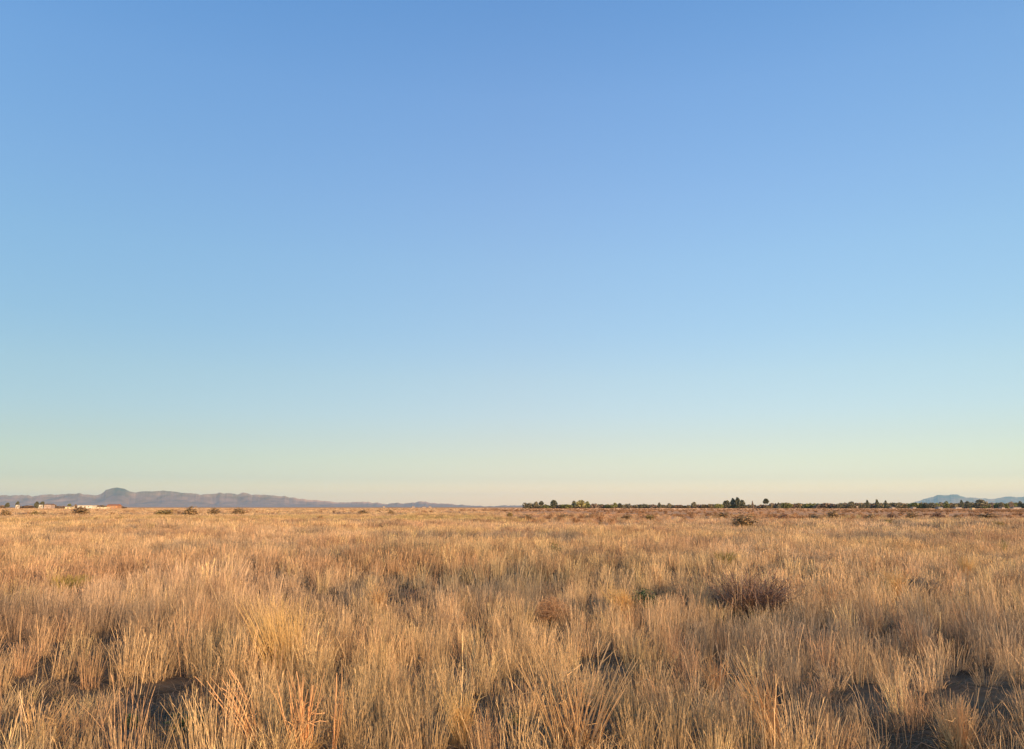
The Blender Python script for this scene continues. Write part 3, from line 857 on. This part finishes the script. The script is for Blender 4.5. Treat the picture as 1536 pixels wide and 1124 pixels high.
# the even stretch of low scrubby trees between and behind them: nothing tells these apart
px = 797.0
while px < 1575:
    low = 753.6 if px > 1160 else 756.0
    if px > 1250: low = 753.0
    w = random.uniform(11, 20)
    tree(px, low + random.uniform(-.7, 1.2), w, D + random.uniform(30, 70), 'wide' if random.random() < .6 else 'low',
         random.choice(['low', 'low', 'brown', 'grey', 'low', 'olive']),
         'low brownish-green scrubby tree in the even stretch of the belt on the right', 'low scrubby trees filling the belt')
    px += w * random.uniform(.34, .5)
# trees of the farm on the left
DL = 620
for (px, top, w, shp, m, lab) in [
    (2, 757.4, 12, 'wide', 'brown', 'brown bare tree at the left edge of the farm'),
    (11, 754.4, 7, 'round', 'dark', 'dark tree near the left edge of the farm'),
    (26, 752.4, 6, 'round', 'dark', 'dark tree standing over the tiny white hut'),
    (40, 757.4, 22, 'wide', 'brown', 'low brown thicket tree right of the tiny white hut'),
    (55, 752.4, 8, 'tall', 'dark', 'dark tall tree, left of the two beside the pinkish house'),
    (63, 752.6, 8, 'round', 'dark', 'dark tree with a pale shed in front, right of the two'),
    (80, 756.2, 10, 'wide', 'brown', 'dark brown tree right of the pinkish house'),
    (91, 758.4, 14, 'wide', 'brown', 'low brown brushy tree left of the small yellow house'),
    (104, 755.6, 8, 'tall', 'olive', 'greenish tree behind the small yellow house'),
    (113, 756.8, 6, 'round', 'brown', 'brown tree touching the left end of the long white building'),
    (147, 757.0, 16, 'wide', 'brown', 'brown tree behind the low white wall building'),
    (156, 757.4, 12, 'wide', 'low', 'greenish-brown tree behind the right end of the low white building'),
    (182, 758.6, 14, 'wide', 'brown', 'low brown tree at the right end of the farm'),
]:
    tree(px, top, w, DL + 12, shp, m, lab, 'trees around the farm on the left')

# ------------------------------------------------------------------ far houses
def paint(name, c, v=.12): return rough_mat(name, tuple(max(0, q * (1 - v)) for q in c), tuple(min(1, q * (1 + v)) for q in c), 1.2, .7)
HM = dict(white=paint('white_wall', (.60, .53, .42)), cream=paint('cream_wall', (.62, .50, .32)), pink=paint('pink_wall', (.42, .30, .23)), dull=paint('dull_wall', (.32, .25, .20)),
          orange=paint('orange_wall', (.42, .21, .10)), yellow=paint('yellow_wall', (.60, .47, .26)), grey=paint('grey_wall', (.20, .19, .19)),
          roofbrown=paint('brown_roof', (.20, .12, .08)), roofgrey=paint('grey_roof', (.24, .20, .165)), roofred=paint('red_roof', (.38, .15, .07)),
          dark=paint('dull_shutter', (.26, .20, .15)), door=paint('brown_door', (.30, .21, .14)))
def box_soup(boxes):
    v = []; f = []
    for (x0, y0, z0, x1, y1, z1) in boxes:
        n = len(v)
        v += [(x0, y0, z0), (x1, y0, z0), (x1, y1, z0), (x0, y1, z0), (x0, y0, z1), (x1, y0, z1), (x1, y1, z1), (x0, y1, z1)]
        f += [tuple(n + k for k in q) for q in ((0, 1, 5, 4), (1, 2, 6, 5), (2, 3, 7, 6), (3, 0, 4, 7), (4, 5, 6, 7), (3, 2, 1, 0))]
    return v, f
def house(px, wpx, wall_top, dist, wall, roof, label, roof_px=1.2, depth=7.0, name='house', cat='house', rz=0.15, wins=2, group='far houses along the horizon'):
    p = at_dist(px, dist)
    w = size_px(p, wpx); d = ray(px, wall_top)
    h = max(1.2, CAM_Z + d.z / d.y * dist - p.z); rh = size_px(p, roof_px)
    root = empty(name, (p.x, p.y, p.z - .05), rz)
    tag(root, label, cat, group)
    v, f = box_soup([(-w / 2, 0, 0, w / 2, depth, h)])
    link('wall', mesh_from('wall', v, f, HM[wall]), root)
    o = .35
    v = [(-w / 2 - o, -o, h + .01), (w / 2 + o, -o, h + .01), (w / 2 + o, depth + o, h + .01), (-w / 2 - o, depth + o, h + .01),
         (-w / 2 - o, depth / 2, h + rh), (w / 2 + o, depth / 2, h + rh)]
    f = [(0, 1, 5, 4), (2, 3, 4, 5), (1, 2, 5), (3, 0, 4), (3, 2, 1, 0)]
    link('roof', mesh_from('roof', v, f, HM[roof]), root)
    v, f = box_soup([(-.45, -.06, 0.02, .45, -.005, min(2.0, h * .8))])
    link('door', mesh_from('door', v, f, HM['door']), root)
    for k in range(wins):
        cx = (k + .5) / wins * w - w / 2 + (.9 if abs((k + .5) / wins * w - w / 2) < 1 else 0)
        v, f = box_soup([(cx - .5, -.05, h * .45, cx + .5, -.004, h * .8)])
        link('window', mesh_from('window', v, f, HM['dark']), root)
    return root
G = 'farm buildings on the left'
house(25, 3, 757.6, DL - 20, 'white', 'roofgrey', 'tiny white hut below a dark tree near the left edge', .8, 3, wins=1, group=G)
house(60, 3.5, 757.4, DL - 25, 'white', 'roofgrey', 'small pale shed in front of the dark farm tree', .8, 3, wins=1, group=G)
house(71, 9, 757.2, DL - 10, 'pink', 'roofbrown', 'pinkish house between the dark trees and the brown tree', 1.6, 8, group=G)
house(102, 8, 760.2, DL - 90, 'yellow', 'roofgrey', 'small bright yellow house left of the long white building', 1.0, 5, group=G)
house(108, 3, 759.0, DL - 30, 'white', 'roofgrey', 'tiny white shed between the yellow house and the long building', .8, 3, wins=1, group=G)
house(127.3, 21.5, 758.2, DL, 'white', 'roofgrey', 'long white building with a low roof, the largest on the left', .5, 8, rz=.05, wins=2, group=G)
house(150, 20, 760.6, DL - 70, 'cream', 'roofgrey', 'long low cream building right of the larger white one', .3, 5, rz=.05, wins=2, group=G)
house(168, 15, 758.6, DL - 45, 'orange', 'roofred', 'orange-brown house with a reddish roof at the right end of the farm', 2.2, 9, group=G)
house(177.5, 3, 759.4, DL - 30, 'white', 'roofgrey', 'tiny white shed right of the orange house', .6, 3, wins=1, group=G)
house(576, 3, 759.4, 1250, 'dull', 'roofgrey', 'tiny far white house, leftmost of those under the low hills', .4, 5, wins=1)
house(620, 4, 759.8, 1250, 'dull', 'roofgrey', 'tiny far cream house left of the brighter white one', .4, 5, wins=1)
house(636, 5, 760.2, 1150, 'dull', 'roofbrown', 'bright white far house in the middle of those under the low hills', .4, 6, wins=1)
house(645, 4, 759.9, 1250, 'dull', 'roofgrey', 'tiny far white house, rightmost of those under the low hills', .4, 5, wins=1)
house(1340, 5, 762.4, D - 90, 'dull', 'roofgrey', 'pale brown cottage in front of the belt left of the olive broad tree', .8, 4, wins=2)
house(1372, 5, 761.8, D - 90, 'dull', 'roofgrey', 'pale cottage in front of the broad yellow-olive tree', .8, 4, wins=1)
house(1438, 10, 763.2, D - 80, 'dull', 'roofgrey', 'long grey-green shed roof below the dark pointed tree on the right', .8, 4, wins=2, name='shed', cat='shed')
house(1505, 5, 762.6, D - 60, 'dull', 'roofgrey', 'small pale brown house near the right edge', .6, 4, wins=1)
house(1526, 12, 762.0, D - 60, 'dull', 'roofgrey', 'long pale house at the right edge of the belt', .8, 5, rz=.05, wins=3)
house(1411, 7, 761.2, D - 190, 'grey', 'roofgrey', 'small bluish-grey shed standing on the bare strip before the hills', 1.0, 4, name='shed', cat='shed', wins=1)
house(1460, 4, 766.6, D - 350, 'yellow', 'roofgrey', 'very low bright yellow hut on the plain below the domed tree', .3, 2, name='shed', cat='shed', wins=1)

def marker_post():
    p = at_dist(1285.7, 500)
    r = empty('marker_post', p)
    tag(r, 'pale wooden marker post with a small blank board before the tree belt', 'post')
    s = Soup(); s.tube([np.array([0, 0, -.1]), np.array([0, 0, 1.2]), np.array([0, 0, 2.1])], .09, .5, .9, 8)
    link('post', s.mesh('post', HM['pink']), r)
    v, f = box_soup([(-.45, -.13, 1.35, .45, -.1, 2.05)])
    link('board', mesh_from('board', v, f, HM['pink']), r)
marker_post()

# ------------------------------------------------------------------ mountains
def rock_mat():
    # paler and pinker at the foot, darker and greener upwards
    m, nt, N, L = new_mat('desert_rock')
    out = N.new('ShaderNodeOutputMaterial'); p = N.new('ShaderNodeBsdfPrincipled')
    tc = N.new('ShaderNodeTexCoord'); sz = N.new('ShaderNodeSeparateXYZ'); L.new(tc.outputs['Object'], sz.inputs[0])
    no = N.new('ShaderNodeTexNoise'); no.inputs['Scale'].default_value = .006; no.inputs['Detail'].default_value = 8
    L.new(tc.outputs['Object'], no.inputs['Vector'])
    mr = N.new('ShaderNodeMapRange'); mr.inputs['From Min'].default_value = 0; mr.inputs['From Max'].default_value = 260
    L.new(sz.outputs['Z'], mr.inputs['Value'])
    ad = N.new('ShaderNodeMath'); ad.operation = 'MULTIPLY_ADD'; ad.inputs[1].default_value = 1.5; ad.inputs[2].default_value = -.75
    L.new(no.outputs['Fac'], ad.inputs[0])
    su = N.new('ShaderNodeMath'); su.operation = 'ADD'; L.new(ad.outputs[0], su.inputs[0]); L.new(mr.outputs[0], su.inputs[1])
    cr = N.new('ShaderNodeValToRGB')
    cr.color_ramp.elements[0].position = .1; cr.color_ramp.elements[0].color = (.37, .245, .19, 1)
    cr.color_ramp.elements[1].position = 1.0; cr.color_ramp.elements[1].color = (.085, .095, .085, 1)
    L.new(su.outputs[0], cr.inputs['Fac']); L.new(cr.outputs[0], p.inputs['Base Color'])
    p.inputs['Roughness'].default_value = .95; p.inputs['Specular IOR Level'].default_value = .1
    L.new(p.outputs[0], out.inputs['Surface'])
    return m
rock = rock_mat()
def mountains(name, prof, dist, depth, label, seed, gully=620.0):
    xs = np.array([q[0] for q in prof], float); ys = np.array([q[1] for q in prof], float)
    px = np.arange(xs[0], xs[-1] + .01, 0.8)
    top = np.interp(px, xs, ys)
    top += (vn(px / 7.0, px * 0, seed) - .5) * 2.0 + (vn(px / 2.0, px * 0, seed + 1) - .5) * .6
    el = []
    for a, b in zip(px, top):
        d = ray(a, b); el.append((d.x / d.y, d.z / d.y))
    el = np.array(el)
    tt = np.concatenate([np.linspace(0, 1, 44), 1 + np.linspace(.05, 1, 14)])
    V = np.zeros((len(tt), len(px), 3))
    H = np.maximum(el[:, 1] * dist + CAM_Z, 2)
    for i, t in enumerate(tt):
        r = dist - (1 - t) * depth
        X = el[:, 0] * r; wx = el[:, 0] * dist
        warp = 0.5 * gully * (vn(wx / gully * .6, np.full_like(wx, t * 3), seed + 5) - .5)
        g1 = np.abs(vn((wx + warp) / gully, np.full_like(wx, t * .7), seed + 2) * 2 - 1)
        g2 = np.abs(vn((wx - warp) / (gully * .4), np.full_like(wx, t * 1.8), seed + 3) * 2 - 1)
        g3 = vn(wx / (gully * .15), np.full_like(wx, t * 7), seed + 4)
        if t <= 1:
            s = (1 - t) ** .42 * min(1, t * 4) * .85
            h = H * (t ** 1.25) * (1 - s * (0.70 * (1 - g1) + 0.50 * (1 - g2) + .24 * g3))
        else:
            h = H * np.maximum(0, 1 - (t - 1)) ** 1.3
        h = h - (1.0 if i in (0, len(tt) - 1) else 0)
        V[i] = np.stack([X, np.full_like(X, r), h], -1)
    nx = len(px); fs = []
    for i in range(len(tt) - 1):
        for j in range(nx - 1):
            a = i * nx + j; fs.append((a, a + 1, a + nx + 1, a + nx))
    me = mesh_from(name, V.reshape(-1, 3), fs, rock)
    return tag(link(name, me), label, 'mountains', kind='structure')
LEFT = [(-150, 750), (-90, 745), (-40, 742), (0, 743.7), (20, 743), (34, 742), (47, 744.5), (76, 742.5), (102, 740), (118, 740.7), (144, 743.4), (152, 741), (159, 736),
        (168, 733.5), (178, 732.2), (186, 733.2), (191, 736), (203, 738.6), (217, 736.4), (237, 736.4), (256, 737), (271, 739), (291, 741.5),
        (318, 742.2), (331, 739.7), (342, 739.3), (357, 741.5), (366, 739.7), (378, 742.2), (430, 745.5), (459, 749.2), (495, 753), (520, 754.3),
        (542, 753.4), (573, 755.5), (602, 755), (628, 753.2), (639, 753.2), (655, 756.0), (679, 756.5), (684, 757.5), (710, 759.0), (730, 759.6),
        (755, 758.8), (773, 757.7), (800, 758.5), (830, 760)]
RIGHT = [(1340, 761), (1365, 756), (1382, 751), (1394, 746.4), (1402, 743.7), (1429, 742.4), (1438, 743.3), (1453, 746.4), (1466, 747.7), (1484, 749.2), (1498, 747),
         (1511, 745.2), (1536, 745.2), (1570, 746), (1610, 748), (1680, 755), (1720, 760)]
mountains('mountains', LEFT, 10500, 1100, 'long blue-grey desert mountain range with one flat-topped peak on the left horizon', 60)
mountains('hills', RIGHT, 20000, 2600, 'faint blue double-humped hills on the right horizon', 80, 1000)

# ------------------------------------------------------------------ the air
def haze():
    v, f = box_soup([(-26000, -26000, -3, 26000, 26000, 420)])
    m, nt, N, L = new_mat('haze')
    out = N.new('ShaderNodeOutputMaterial'); pv = N.new('ShaderNodeVolumePrincipled')
    pv.inputs['Color'].default_value = (.50, .82, 1.0, 1); pv.inputs['Density'].default_value = 3.3e-5
    pv.inputs['Anisotropy'].default_value = 0.1
    L.new(pv.outputs[0], out.inputs['Volume'])
    return tag(link('haze', mesh_from('haze', v, f, m)), 'thin pale desert haze over the whole plain', 'haze', kind='stuff')
HAZE = True
if HAZE: haze()

# ------------------------------------------------------------------ render settings
sc.render.engine = 'CYCLES'
sc.cycles.max_bounces = 6; sc.cycles.diffuse_bounces = 3; sc.cycles.transmission_bounces = 4
sc.cycles.volume_bounces = 0; sc.cycles.use_denoising = True
try: sc.cycles.denoiser = 'OPENIMAGEDENOISE'
except Exception: pass
sc.view_settings.view_transform = 'Standard'; sc.view_settings.look = 'None'
sc.view_settings.exposure = 0.7; sc.view_settings.gamma = 1.0; sc.view_settings.use_curve_mapping = False
